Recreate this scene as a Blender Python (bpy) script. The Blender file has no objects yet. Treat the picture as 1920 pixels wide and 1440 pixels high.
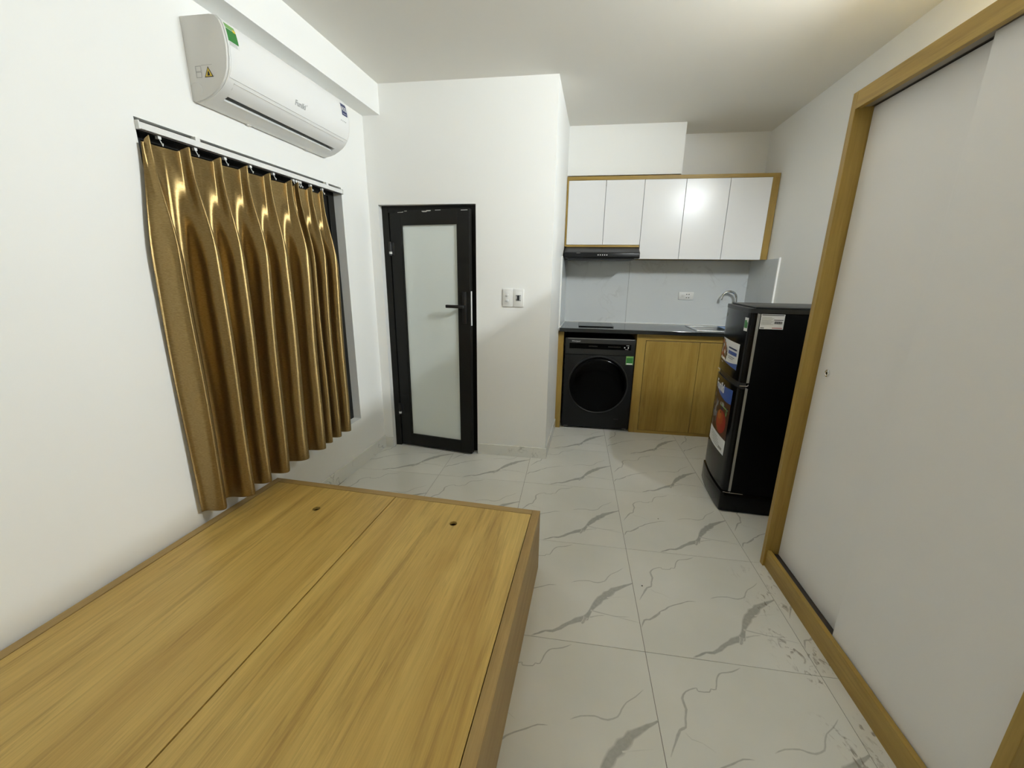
import bpy, bmesh, math, random
from mathutils import Vector, Matrix

scene = bpy.context.scene
col = scene.collection
random.seed(7)

# ------------------------------------------------------------------ camera, world, exposure
cam_data = bpy.data.cameras.new('camera')
cam_data.sensor_fit = 'HORIZONTAL'
cam_data.sensor_width = 36.0
cam_data.lens = 759.62575 / 1920 * 36.0
cam_data.clip_start = 0.02
cam = bpy.data.objects.new('camera', cam_data)
cam.location = (-0.33204, -1.86685, 1.35101)
cam.rotation_euler = (1.30924, -0.01388, 0.14915)
col.objects.link(cam)
scene.camera = cam

world = bpy.data.worlds.new('night')
world.use_nodes = True
world.node_tree.nodes['Background'].inputs[0].default_value = (0.01, 0.012, 0.018, 1)
world.node_tree.nodes['Background'].inputs[1].default_value = 0.2
scene.world = world

scene.view_settings.view_transform = 'Standard'
scene.view_settings.look = 'None'
scene.view_settings.gamma = 1.0
scene.view_settings.use_curve_mapping = False
scene.view_settings.exposure = 0.0
scene.cycles.diffuse_bounces = 8
scene.cycles.max_bounces = 12
TUBE_STRENGTH = 1120.0

# ------------------------------------------------------------------ materials
def lin(c):
    return tuple(((v / 255) / 12.92 if v / 255 <= 0.04045 else ((v / 255 + 0.055) / 1.055) ** 2.4) for v in c) + (1.0,)

def mat(name, color, rough=0.5, metal=0.0, spec=0.5, bump=0.0, bscale=200.0, **kw):
    m = bpy.data.materials.new(name)
    m.use_nodes = True
    nt = m.node_tree
    b = nt.nodes['Principled BSDF']
    b.inputs['Base Color'].default_value = color if len(color) == 4 else tuple(color) + (1.0,)
    b.inputs['Roughness'].default_value = rough
    b.inputs['Metallic'].default_value = metal
    b.inputs['Specular IOR Level'].default_value = spec
    for k, v in kw.items():
        b.inputs[k].default_value = v
    if bump:
        n = nt.nodes.new('ShaderNodeTexNoise')
        n.inputs['Scale'].default_value = bscale
        n.inputs['Detail'].default_value = 3
        bp = nt.nodes.new('ShaderNodeBump')
        bp.inputs['Strength'].default_value = bump
        bp.inputs['Distance'].default_value = 0.002
        tc = nt.nodes.new('ShaderNodeTexCoord')
        nt.links.new(tc.outputs['Object'], n.inputs['Vector'])
        nt.links.new(n.outputs['Fac'], bp.inputs['Height'])
        nt.links.new(bp.outputs['Normal'], b.inputs['Normal'])
    return m

def emis(name, color, strength):
    m = bpy.data.materials.new(name)
    m.use_nodes = True
    b = m.node_tree.nodes['Principled BSDF']
    b.inputs['Base Color'].default_value = (0.8, 0.8, 0.8, 1)
    b.inputs['Emission Color'].default_value = tuple(color) + (1.0,)
    b.inputs['Emission Strength'].default_value = strength
    return m

def ramp(nt, stops, interp='LINEAR'):
    r = nt.nodes.new('ShaderNodeValToRGB')
    r.color_ramp.interpolation = interp
    e = r.color_ramp.elements
    while len(e) < len(stops):
        e.new(0.5)
    for i, (p, c) in enumerate(stops):
        e[i].position = p
        e[i].color = c
    return r

def wood(name, axis, light, mid, dark, rough=0.42, seed=0.0, streak=0.55, freq=1.0):
    """oak laminate: long grain along the given local axis"""
    m = bpy.data.materials.new(name)
    m.use_nodes = True
    nt = m.node_tree
    L = nt.links.new
    b = nt.nodes['Principled BSDF']
    b.inputs['Roughness'].default_value = rough
    b.inputs['Specular IOR Level'].default_value = 0.4
    tc = nt.nodes.new('ShaderNodeTexCoord')
    def mp(across, along):
        mm = nt.nodes.new('ShaderNodeMapping')
        s = [across * freq] * 3
        s['xyz'.index(axis)] = along * freq
        mm.inputs['Scale'].default_value = s
        mm.inputs['Location'].default_value = (seed, seed * 1.7, seed * 0.6)
        L(tc.outputs['Object'], mm.inputs['Vector'])
        return mm
    def noise(mm, detail, rough_, dist):
        n = nt.nodes.new('ShaderNodeTexNoise')
        n.inputs['Scale'].default_value = 1.0
        n.inputs['Detail'].default_value = detail
        n.inputs['Roughness'].default_value = rough_
        n.inputs['Distortion'].default_value = dist
        L(mm.outputs['Vector'], n.inputs['Vector'])
        return n
    n1 = noise(mp(9.0, 0.9), 4, 0.6, 0.6)
    r1 = ramp(nt, [(0.32, mid), (0.62, light)])
    L(n1.outputs['Fac'], r1.inputs['Fac'])
    n2 = noise(mp(34.0, 1.9), 6, 0.7, 0.9)
    r2 = ramp(nt, [(0.51, (0, 0, 0, 1)), (0.72, (1, 1, 1, 1))])
    L(n2.outputs['Fac'], r2.inputs['Fac'])
    mul = nt.nodes.new('ShaderNodeMath'); mul.operation = 'MULTIPLY'
    mul.inputs[1].default_value = streak
    L(r2.outputs['Color'], mul.inputs[0])
    mx = nt.nodes.new('ShaderNodeMix'); mx.data_type = 'RGBA'
    L(mul.outputs[0], mx.inputs['Factor'])
    L(r1.outputs['Color'], mx.inputs['A'])
    mx.inputs['B'].default_value = dark
    n3 = noise(mp(190.0, 6.0), 3, 0.6, 0.2)
    r3 = ramp(nt, [(0.30, (0.80, 0.78, 0.74, 1)), (0.60, (1.04, 1.03, 1.02, 1))])
    L(n3.outputs['Fac'], r3.inputs['Fac'])
    mg = nt.nodes.new('ShaderNodeMix'); mg.data_type = 'RGBA'; mg.blend_type = 'MULTIPLY'
    mg.inputs['Factor'].default_value = 0.6
    L(mx.outputs['Result'], mg.inputs['A'])
    L(r3.outputs['Color'], mg.inputs['B'])
    L(mg.outputs['Result'], b.inputs['Base Color'])
    bp = nt.nodes.new('ShaderNodeBump')
    bp.inputs['Strength'].default_value = 0.08
    bp.inputs['Distance'].default_value = 0.001
    L(n3.outputs['Fac'], bp.inputs['Height'])
    L(bp.outputs['Normal'], b.inputs['Normal'])
    return m

def marble_tile():
    """polished white porcelain; the printed veins come from the mesh attribute, plus dirt tracked in along the wardrobe"""
    m = bpy.data.materials.new('marble_tile')
    m.use_nodes = True
    nt = m.node_tree
    L = nt.links.new
    b = nt.nodes['Principled BSDF']
    b.inputs['Roughness'].default_value = 0.16
    b.inputs['Specular IOR Level'].default_value = 0.5
    geo = nt.nodes.new('ShaderNodeNewGeometry')
    tc = nt.nodes.new('ShaderNodeTexCoord')
    n = nt.nodes.new('ShaderNodeTexNoise')
    n.inputs['Scale'].default_value = 3.0
    n.inputs['Detail'].default_value = 4
    L(tc.outputs['Object'], n.inputs['Vector'])
    r = ramp(nt, [(0.35, (0.75, 0.75, 0.705, 1)), (0.65, (0.80, 0.795, 0.755, 1))])
    L(n.outputs['Fac'], r.inputs['Fac'])
    at = nt.nodes.new('ShaderNodeAttribute')
    at.attribute_name = 'vein'
    n2 = nt.nodes.new('ShaderNodeTexNoise')
    n2.inputs['Scale'].default_value = 60.0
    n2.inputs['Detail'].default_value = 5
    L(tc.outputs['Object'], n2.inputs['Vector'])
    mr = nt.nodes.new('ShaderNodeMapRange')
    mr.inputs['From Min'].default_value = 0.3
    mr.inputs['From Max'].default_value = 0.6
    mr.inputs['To Min'].default_value = 0.8
    mr.inputs['To Max'].default_value = 1.0
    L(n2.outputs['Fac'], mr.inputs['Value'])
    mu = nt.nodes.new('ShaderNodeMath'); mu.operation = 'MULTIPLY'
    L(at.outputs['Fac'], mu.inputs[0]); L(mr.outputs['Result'], mu.inputs[1])
    mx = nt.nodes.new('ShaderNodeMix'); mx.data_type = 'RGBA'
    L(mu.outputs[0], mx.inputs['Factor'])
    L(r.outputs['Color'], mx.inputs['A'])
    mx.inputs['B'].default_value = (0.42, 0.42, 0.395, 1)
    # dirt: scuffs beside the wardrobe plinth
    sep = nt.nodes.new('ShaderNodeSeparateXYZ')
    L(geo.outputs['Position'], sep.inputs['Vector'])
    mm = nt.nodes.new('ShaderNodeMapping')
    mm.inputs['Scale'].default_value = (42, 24, 1)
    mm.inputs['Rotation'].default_value = (0, 0, 0.5)
    L(geo.outputs['Position'], mm.inputs['Vector'])
    n3 = nt.nodes.new('ShaderNodeTexNoise')
    n3.inputs['Scale'].default_value = 1.0
    n3.inputs['Detail'].default_value = 4
    n3.inputs['Distortion'].default_value = 1.2
    L(mm.outputs['Vector'], n3.inputs['Vector'])
    r3 = ramp(nt, [(0.55, (0, 0, 0, 1)), (0.66, (1, 1, 1, 1))])
    L(n3.outputs['Fac'], r3.inputs['Fac'])
    n4 = nt.nodes.new('ShaderNodeTexNoise')
    n4.inputs['Scale'].default_value = 6.5
    n4.inputs['Detail'].default_value = 1
    L(geo.outputs['Position'], n4.inputs['Vector'])
    r4 = ramp(nt, [(0.46, (0, 0, 0, 1)), (0.56, (1, 1, 1, 1))])
    L(n4.outputs['Fac'], r4.inputs['Fac'])
    bx = nt.nodes.new('ShaderNodeMapRange'); bx.interpolation_type = 'SMOOTHSTEP'
    bx.inputs['From Min'].default_value = 0.44; bx.inputs['From Max'].default_value = 0.56
    L(sep.outputs['X'], bx.inputs['Value'])
    by = nt.nodes.new('ShaderNodeMapRange'); by.interpolation_type = 'SMOOTHSTEP'
    by.inputs['From Min'].default_value = 0.02; by.inputs['From Max'].default_value = -0.2
    L(sep.outputs['Y'], by.inputs['Value'])
    prev = r3.outputs['Color']
    for o in (r4.outputs['Color'], bx.outputs['Result'], by.outputs['Result']):
        q = nt.nodes.new('ShaderNodeMath'); q.operation = 'MULTIPLY'
        L(prev, q.inputs[0]); L(o, q.inputs[1]); prev = q.outputs[0]
    q = nt.nodes.new('ShaderNodeMath'); q.operation = 'MULTIPLY'; q.inputs[1].default_value = 0.7
    L(prev, q.inputs[0])
    mx2 = nt.nodes.new('ShaderNodeMix'); mx2.data_type = 'RGBA'
    L(q.outputs[0], mx2.inputs['Factor'])
    L(mx.outputs['Result'], mx2.inputs['A'])
    mx2.inputs['B'].default_value = (0.18, 0.15, 0.115, 1)
    L(mx2.outputs['Result'], b.inputs['Base Color'])
    return m

def veined(name, base, vein, scale, rough, lo=0.485, hi=0.5, amt=0.6):
    """pale stone with a few thin wandering veins"""
    m = bpy.data.materials.new(name)
    m.use_nodes = True
    nt = m.node_tree
    L = nt.links.new
    b = nt.nodes['Principled BSDF']
    b.inputs['Roughness'].default_value = rough
    tc = nt.nodes.new('ShaderNodeTexCoord')
    n = nt.nodes.new('ShaderNodeTexNoise')
    n.inputs['Scale'].default_value = scale
    n.inputs['Detail'].default_value = 5
    n.inputs['Distortion'].default_value = 0.6
    L(tc.outputs['Object'], n.inputs['Vector'])
    z = (0, 0, 0, 1)
    o = (amt, amt, amt, 1)
    r = ramp(nt, [(lo - 0.012, z), ((lo + hi) / 2, o), (hi + 0.012, z)])
    L(n.outputs['Fac'], r.inputs['Fac'])
    n2 = nt.nodes.new('ShaderNodeTexNoise')
    n2.inputs['Scale'].default_value = scale * 0.9
    L(tc.outputs['Object'], n2.inputs['Vector'])
    r2 = ramp(nt, [(0.5, z), (0.62, (1, 1, 1, 1))])
    L(n2.outputs['Fac'], r2.inputs['Fac'])
    mu = nt.nodes.new('ShaderNodeMath'); mu.operation = 'MULTIPLY'
    L(r.outputs['Color'], mu.inputs[0]); L(r2.outputs['Color'], mu.inputs[1])
    mx = nt.nodes.new('ShaderNodeMix'); mx.data_type = 'RGBA'
    L(mu.outputs[0], mx.inputs['Factor'])
    mx.inputs['A'].default_value = base
    mx.inputs['B'].default_value = vein
    L(mx.outputs['Result'], b.inputs['Base Color'])
    return m

def satin():
    m = bpy.data.materials.new('gold_satin')
    m.use_nodes = True
    nt = m.node_tree
    L = nt.links.new
    b = nt.nodes['Principled BSDF']
    b.inputs['Roughness'].default_value = 0.37
    b.inputs['Metallic'].default_value = 0.9
    b.inputs['Anisotropic'].default_value = 0.9
    tg = nt.nodes.new('ShaderNodeTangent')
    tg.direction_type = 'UV_MAP'
    tg.uv_map = 'weave'
    L(tg.outputs['Tangent'], b.inputs['Tangent'])
    tc = nt.nodes.new('ShaderNodeTexCoord')
    mm = nt.nodes.new('ShaderNodeMapping')
    mm.inputs['Scale'].default_value = (90, 90, 700)
    L(tc.outputs['Object'], mm.inputs['Vector'])
    n = nt.nodes.new('ShaderNodeTexNoise')
    n.inputs['Scale'].default_value = 1.0
    n.inputs['Detail'].default_value = 3
    L(mm.outputs['Vector'], n.inputs['Vector'])
    r = ramp(nt, [(0.3, (0.25, 0.168, 0.062, 1)), (0.7, (0.37, 0.262, 0.115, 1))])
    L(n.outputs['Fac'], r.inputs['Fac'])
    L(r.outputs['Color'], b.inputs['Base Color'])
    bp = nt.nodes.new('ShaderNodeBump')
    bp.inputs['Strength'].default_value = 0.35
    bp.inputs['Distance'].default_value = 0.0008
    L(n.outputs['Fac'], bp.inputs['Height'])
    L(bp.outputs['Normal'], b.inputs['Normal'])
    return m

M = {}
M['paint'] = mat('wall_paint', (0.87, 0.87, 0.85), 0.55, bump=0.06, bscale=260)
M['ceiling'] = mat('ceiling_paint', (0.80, 0.785, 0.74), 0.7, bump=0.05, bscale=260)
M['tile'] = marble_tile()
M['grout'] = mat('grout', (0.22, 0.21, 0.185), 0.9, bump=0.2)
M['skirt'] = veined('marble_skirting', (0.78, 0.78, 0.74, 1), (0.27, 0.27, 0.25, 1), 6.0, 0.2)
M['splash'] = veined('backsplash_tile', (0.68, 0.71, 0.72, 1), (0.44, 0.45, 0.45, 1), 3.2, 0.14, amt=0.32)
M['splash_grout'] = mat('backsplash_grout', (0.20, 0.19, 0.18), 0.9)
M['caulk'] = mat('white_caulk', (0.8, 0.8, 0.78), 0.6)
oak_l, oak_m, oak_d = lin((220, 189, 110)), lin((194, 160, 86)), lin((118, 84, 30))
M['oak_bed'] = wood('oak_bed_panel', 'y', oak_l, oak_m, oak_d, 0.40, 0.0, 0.48)
M['oak_bed2'] = wood('oak_bed_panel_b', 'y', oak_l, oak_m, oak_d, 0.40, 4.3, 0.48)
M['oak_edge_y'] = wood('oak_edge_y', 'y', lin((180, 152, 98)), lin((162, 133, 82)), lin((138, 108, 58)), 0.5, 2.0, 0.3, 1.6)
M['oak_edge_x'] = wood('oak_edge_x', 'x', lin((180, 152, 98)), lin((162, 133, 82)), lin((138, 108, 58)), 0.5, 2.0, 0.3, 1.6)
OAK = (lin((172, 144, 74)), lin((150, 120, 54)), lin((106, 76, 24)))
M['oak_z'] = wood('oak_vertical', 'z', *OAK, 0.42, 1.0, 0.45)
M['oak_y'] = wood('oak_lengthwise', 'y', *OAK, 0.42, 3.0, 0.45)
M['oak_x'] = wood('oak_crosswise', 'x', *OAK, 0.42, 5.0, 0.45)
M['white_lam'] = mat('white_laminate', (0.82, 0.82, 0.825), 0.26)
M['ward_panel'] = mat('wardrobe_panel', (0.82, 0.81, 0.80), 0.45, bump=0.05, bscale=400)
M['dark_track'] = mat('dark_track', (0.05, 0.04, 0.035), 0.5)
M['track_grey'] = mat('track_grey', (0.30, 0.27, 0.23), 0.45)
M['dark_in'] = mat('dark_inside', (0.012, 0.012, 0.012), 0.8)
M['alu'] = mat('black_aluminium', (0.010, 0.0097, 0.0082), 0.45, spec=0.25, bump=0.03)
M['frost'] = mat('frosted_glass', (0.80, 0.86, 0.84), 0.30, **{'Transmission Weight': 0.04})
M['chip'] = mat('bare_metal', (0.7, 0.7, 0.68), 0.5)
M['plastic'] = mat('white_plastic', (0.78, 0.78, 0.76), 0.28)
M['plastic2'] = mat('ac_plastic', (0.80, 0.80, 0.79), 0.30)
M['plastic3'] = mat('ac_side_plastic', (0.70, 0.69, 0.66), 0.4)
M['grey_line'] = mat('grey_print', (0.28, 0.28, 0.28), 0.6)
M['logo_grey'] = mat('logo_grey', (0.42, 0.42, 0.41), 0.5)
M['black'] = mat('black_plastic', (0.01, 0.01, 0.011), 0.35)
M['gloss'] = mat('fridge_black', (0.003, 0.003, 0.0031), 0.15, spec=0.2)
M['fridge_side'] = mat('fridge_side_black', (0.0015, 0.0015, 0.0016), 0.5, spec=0.08)
M['fridge_top'] = mat('fridge_top_black', (0.02, 0.021, 0.021), 0.4)
M['strip'] = mat('grey_strip', (0.30, 0.29, 0.265), 0.5)
M['chrome'] = mat('chrome', (0.78, 0.78, 0.78), 0.08, 1.0)
M['steel'] = mat('stainless', (0.75, 0.75, 0.73), 0.3, 1.0)
M['glass_dark'] = mat('dark_glass', (0.0006, 0.0006, 0.0006), 0.15, spec=0.10)
M['washer'] = mat('washer_graphite', (0.012, 0.012, 0.0117), 0.45, 0.1, spec=0.2)
M['washer_top'] = mat('washer_panel', (0.032, 0.032, 0.031), 0.35, 0.4)
M['granite'] = mat('black_granite', (0.018, 0.02, 0.02), 0.12, bump=0.02)
M['hood'] = mat('hood_black', (0.006, 0.006, 0.0065), 0.3, spec=0.3)
M['hood_grey'] = mat('hood_grey', (0.022, 0.022, 0.024), 0.35, 0.2)
M['light_dot'] = mat('button_white', (0.85, 0.85, 0.83), 0.4)
M['paper'] = mat('paper_white', (0.75, 0.75, 0.74), 0.5)
M['green'] = mat('label_green', (0.035, 0.20, 0.04), 0.4)
M['green_l'] = mat('label_light_green', (0.20, 0.40, 0.12), 0.4)
M['yellow'] = mat('label_yellow', (0.75, 0.55, 0.05), 0.4)
M['blue'] = mat('poster_blue', (0.04, 0.10, 0.36), 0.3)
M['navy'] = mat('label_navy', (0.015, 0.03, 0.12), 0.4)
M['film'] = mat('blue_film', (0.06, 0.20, 0.52), 0.25)
M['brown'] = mat('poster_brown', (0.075, 0.032, 0.016), 0.3)
M['red'] = mat('poster_red', (0.30, 0.025, 0.018), 0.3)
M['orange'] = mat('poster_orange', (0.42, 0.14, 0.03), 0.3)
M['brick'] = mat('poster_brick', (0.33, 0.06, 0.02), 0.3)
M['ink'] = mat('black_ink', (0.02, 0.02, 0.02), 0.6)
M['red_ink'] = mat('red_ink', (0.35, 0.05, 0.04), 0.6)
M['satin'] = satin()
M['tube'] = emis('led_tube_glow', (0.84, 0.91, 0.94), TUBE_STRENGTH)

# ------------------------------------------------------------------ mesh helpers
class B:
    def __init__(self):
        self.bm = bmesh.new()
    def box(self, x0, x1, y0, y1, z0, z1, bev=0.0, seg=2):
        t = bmesh.new()
        bmesh.ops.create_cube(t, size=1.0)
        for v in t.verts:
            v.co = ((x0 + x1) / 2 + v.co.x * (x1 - x0), (y0 + y1) / 2 + v.co.y * (y1 - y0), (z0 + z1) / 2 + v.co.z * (z1 - z0))
        if bev:
            bmesh.ops.bevel(t, geom=list(t.edges), offset=bev, segments=seg, affect='EDGES', profile=0.5)
        self.add(t)
        return self
    def add(self, t, mtx=None):
        if mtx is not None:
            bmesh.ops.transform(t, matrix=mtx, verts=t.verts)
        me = bpy.data.meshes.new('tmp')
        t.to_mesh(me); t.free()
        self.bm.from_mesh(me)
        bpy.data.meshes.remove(me)
    def prism(self, pts, a0, a1, axis='z', bev=0.0):
        """closed polygon extruded along an axis; for axis z pts are (x,y), for y (x,z), for x (y,z)"""
        t = bmesh.new()
        def P(p, a):
            return {'z': (p[0], p[1], a), 'y': (p[0], a, p[1]), 'x': (a, p[0], p[1])}[axis]
        lo = [t.verts.new(P(p, a0)) for p in pts]
        hi = [t.verts.new(P(p, a1)) for p in pts]
        n = len(pts)
        t.faces.new(lo); t.faces.new(hi)
        for i in range(n):
            t.faces.new((lo[i], lo[(i + 1) % n], hi[(i + 1) % n], hi[i]))
        bmesh.ops.recalc_face_normals(t, faces=t.faces)
        if bev:
            bmesh.ops.bevel(t, geom=list(t.edges), offset=bev, segments=2, affect='EDGES', profile=0.5)
        self.add(t)
        return self
    def cyl(self, c, r, h, axis='z', n=24, r2=None, bev=0.0):
        t = bmesh.new()
        bmesh.ops.create_cone(t, cap_ends=True, segments=n, radius1=r, radius2=r if r2 is None else r2, depth=h)
        if bev:
            es = [e for e in t.edges if abs(e.verts[0].co.z - e.verts[1].co.z) < 1e-6]
            bmesh.ops.bevel(t, geom=es, offset=bev, segments=2, affect='EDGES', profile=0.5)
        R = {'z': Matrix(), 'x': Matrix.Rotation(math.pi / 2, 4, 'Y'), 'y': Matrix.Rotation(-math.pi / 2, 4, 'X')}[axis]
        self.add(t, Matrix.Translation(c) @ R)
        return self
    def lathe(self, prof, c, axis='y', n=48):
        """profile of (radius, along) spun about an axis through c"""
        t = bmesh.new()
        rings = []
        for r, a in prof:
            ring = []
            for k in range(n):
                th = 2 * math.pi * k / n
                u, v = r * math.cos(th), r * math.sin(th)
                p = {'y': (u, a, v), 'z': (u, v, a), 'x': (a, u, v)}[axis]
                ring.append(t.verts.new((c[0] + p[0], c[1] + p[1], c[2] + p[2])))
            rings.append(ring)
        for i in range(len(rings) - 1):
            for k in range(n):
                t.faces.new((rings[i][k], rings[i][(k + 1) % n], rings[i + 1][(k + 1) % n], rings[i + 1][k]))
        if prof[0][0] > 1e-5: t.faces.new(rings[0])
        if prof[-1][0] > 1e-5: t.faces.new(rings[-1])
        bmesh.ops.remove_doubles(t, verts=t.verts, dist=1e-6)
        bmesh.ops.recalc_face_normals(t, faces=t.faces)
        self.add(t)
        return self
    def tube(self, path, r, n=14):
        t = bmesh.new()
        pts = [Vector(p) for p in path]
        rings = []
        prev = None
        for i, p in enumerate(pts):
            d = (pts[min(i + 1, len(pts) - 1)] - pts[max(i - 1, 0)]).normalized()
            if prev is None:
                a = d.orthogonal().normalized()
            else:
                a = (prev - d * prev.dot(d)).normalized()
            prev = a
            bb = d.cross(a)
            rr = r[i] if isinstance(r, (list, tuple)) else r
            rings.append([t.verts.new(p + a * rr * math.cos(2 * math.pi * k / n) + bb * rr * math.sin(2 * math.pi * k / n)) for k in range(n)])
        for i in range(len(rings) - 1):
            for k in range(n):
                t.faces.new((rings[i][k], rings[i][(k + 1) % n], rings[i + 1][(k + 1) % n], rings[i + 1][k]))
        t.faces.new(rings[0]); t.faces.new(rings[-1])
        bmesh.ops.recalc_face_normals(t, faces=t.faces)
        self.add(t)
        return self
    def poly(self, pts):
        self.bm.faces.new([self.bm.verts.new(p) for p in pts])
        return self
    def build(self, name, m, parent=None, smooth=None, **props):
        me = bpy.data.meshes.new(name)
        self.bm.to_mesh(me); self.bm.free()
        return link(name, me, m, parent, smooth, **props)

def link(name, me, m, parent=None, smooth=None, **props):
    me.materials.append(M[m] if isinstance(m, str) else m)
    if smooth is not None:
        me.polygons.foreach_set('use_smooth', [True] * len(me.polygons))
        me.set_sharp_from_angle(angle=math.radians(smooth))
    o = bpy.data.objects.new(name, me)
    col.objects.link(o)
    if parent is not None:
        o.parent = parent
    for k, v in props.items():
        o[k] = v
    return o

def thing(name, label, cat, loc=(0, 0, 0), rz=0.0, group=None):
    o = bpy.data.objects.new(name, None)
    o.empty_display_size = 0.1
    col.objects.link(o)
    o.location = loc
    o.rotation_euler = (0, 0, rz)
    o['label'] = label
    o['category'] = cat
    if group:
        o['group'] = group
    return o

def struct(o, label, cat='structure'):
    o['kind'] = 'structure'
    o['label'] = label
    o['category'] = cat
    return o

def text(s, size, name, m, parent, mapf, align='CENTER', shear=0.0, bold=0.0):
    """lettering as a mesh; mapf turns flat (x, y) into a point on the thing"""
    cu = bpy.data.curves.new('lettering', 'FONT')
    cu.body = s
    cu.size = size
    cu.align_x = align
    cu.shear = shear
    cu.offset = bold * size
    cu.resolution_u = 3
    ob = bpy.data.objects.new('lettering', cu)
    col.objects.link(ob)
    bpy.context.view_layer.update()
    dg = bpy.context.evaluated_depsgraph_get()
    me = bpy.data.meshes.new_from_object(ob.evaluated_get(dg))
    bpy.data.objects.remove(ob)
    bpy.data.curves.remove(cu)
    me.materials.clear()
    for v in me.vertices:
        v.co = mapf(v.co.x, v.co.y)
    return link(name, me, m, parent)

# ------------------------------------------------------------------ frames of reference
LA = -0.0546                       # the window wall is a few degrees out of square
LO = (-1.7777, 0.9964, 0.0)        # its corner with the bathroom wall
HC = 2.535
YB = 0.995                         # face of the bathroom wall
YK = 2.188                         # kitchen back wall
REAR = -2.75

def xr(y):                         # face of the right wall
    return 1.216 + 0.0137 * (y - 2.188)

def left_place(o):
    o.location = LO
    o.rotation_euler = (0, 0, LA)
    return o

# ------------------------------------------------------------------ the room
floor = struct(B().box(-2.25, 1.45, -2.95, 2.4, -0.12, -0.0015).build('floor', 'grout'), 'polished white marble look tile floor with grey veins', 'floor')

VEINS = [
 ([(.328, .588), (.293, .567), (.255, .557), (.239, .544), (.227, .523), (.215, .49), (.198, .489), (.19, .477), (.154, .474), (.151, .484), (.139, .481), (.111, .466), (.093, .44), (.097, .405), (.087, .374), (.082, .348), (.062, .336), (.04, .299), (.017, .256)],
  [1.5, 5, 4, 4, 4, 3, 3, 3, 3, 3, 3, 4, 7, 7, 5, 6, 9, 5, 2], .8),
 ([(.077, .332), (.091, .315), (.12, .309), (.153, .288)], [2, 2, 1, 1], .35),
 ([(.004, .112), (.021, .149), (.042, .156), (.065, .174), (.087, .195), (.094, .206), (.117, .221), (.133, .236), (.156, .25), (.191, .266), (.225, .283), (.257, .286)],
  [3, 7, 6, 10, 8, 3, 6, 6, 4, 4, 3, 1.5], .85),
 ([(.324, .314), (.358, .33), (.402, .337), (.421, .333), (.443, .332), (.474, .346), (.49, .372), (.508, .397), (.539, .42), (.570, .450)],
  [1.5, 4, 4, 5, 6, 4, 4, 3, 2.5, 1.5], .7),
 ([(.599, .352), (.565, .332), (.527, .308), (.494, .282), (.466, .252), (.438, .217), (.414, .180), (.400, .152), (.384, .122), (.346, .104), (.311, .082), (.28, .055), (.252, .037), (.224, .033), (.198, .018), (.172, .004)],
  [6, 14, 26, 34, 34, 30, 22, 17, 26, 24, 19, 15, 12, 8, 8, 3], 1.0),
 ([(.384, .126), (.372, .098), (.366, .090)], [14, 12, 3], .8),
 ([(.405, .165), (.443, .158), (.482, .152), (.512, .149), (.561, .155)], [7, 5, 4, 4, 2], .6),
 ([(.400, .128), (.437, .142), (.462, .147)], [8, 4, 2], .55),
 ([(.516, .146), (.558, .139), (.599, .132)], [3, 3, 2], .4),
 ([(.478, .247), (.57, .268)], [3, 1], .25),
]

def catmull(P, W, k=4):
    out = []
    n = len(P)
    for i in range(n - 1):
        p0, p1, p2, p3 = P[max(i - 1, 0)], P[i], P[i + 1], P[min(i + 2, n - 1)]
        for j in range(k):
            t = j / k
            f = lambda a, b, c, d: 0.5 * (2 * b + (c - a) * t + (2 * a - 5 * b + 4 * c - d) * t * t + (3 * b - a - 3 * c + d) * t ** 3)
            out.append((f(p0[0], p1[0], p2[0], p3[0]), f(p0[1], p1[1], p2[1], p3[1]), W[i] * (1 - t) + W[i + 1] * t))
    out.append((P[-1][0], P[-1][1], W[-1]))
    return out

def tile_mesh(S=0.6, g=0.0011):
    verts, faces, val = [], [], []
    lo, hi = g, S - g
    verts += [(lo, lo, -0.008), (hi, lo, -0.008), (hi, hi, -0.008), (lo, hi, -0.008), (lo, lo, 0), (hi, lo, 0), (hi, hi, 0), (lo, hi, 0)]
    faces += [(4, 5, 6, 7), (0, 1, 5, 4), (1, 2, 6, 5), (2, 3, 7, 6), (3, 0, 4, 7)]
    val += [0.0] * 8
    rnd = random.Random(3)
    for n_, (P, W, amt) in enumerate(VEINS):
        pts = catmull(P, W, 2)
        base = len(verts)
        for i, (x, y, w) in enumerate(pts):
            a, c = pts[max(i - 1, 0)], pts[min(i + 1, len(pts) - 1)]
            dx, dy = c[0] - a[0], c[1] - a[1]
            L_ = math.hypot(dx, dy) or 1
            nx, ny = -dy / L_, dx / L_
            h = w * 0.0005
            e1, e2 = h * rnd.uniform(0.75, 1.3), h * rnd.uniform(0.75, 1.3)
            for q, vv in ((-e1 - 0.0012, 0), (-e1 * 0.62, amt), (e2 * 0.62, amt), (e2 + 0.0012, 0)):
                px = min(max(x + nx * q, lo), hi); py = min(max(y + ny * q, lo), hi)
                verts.append((px, py, 0.00012 + 0.00002 * n_))
                end = i in (0, len(pts) - 1)
                val.append(vv * (0.35 if end and w < 4 else 1.0))
        for i in range(len(pts) - 1):
            for k in range(3):
                a = base + i * 4 + k
                faces.append((a, a + 4, a + 5, a + 1))
    me = bpy.data.meshes.new('tile')
    me.from_pydata(verts, [], faces)
    at = me.attributes.new('vein', 'FLOAT', 'POINT')
    at.data.foreach_set('value', val)
    bm = bmesh.new(); bm.from_mesh(me)
    for f in bm.faces:
        if abs(f.normal.z) > 0.9 and f.normal.z < 0:
            f.normal_flip()
    bm.to_mesh(me); bm.free()
    me.materials.append(M['tile'])
    return me

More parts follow.
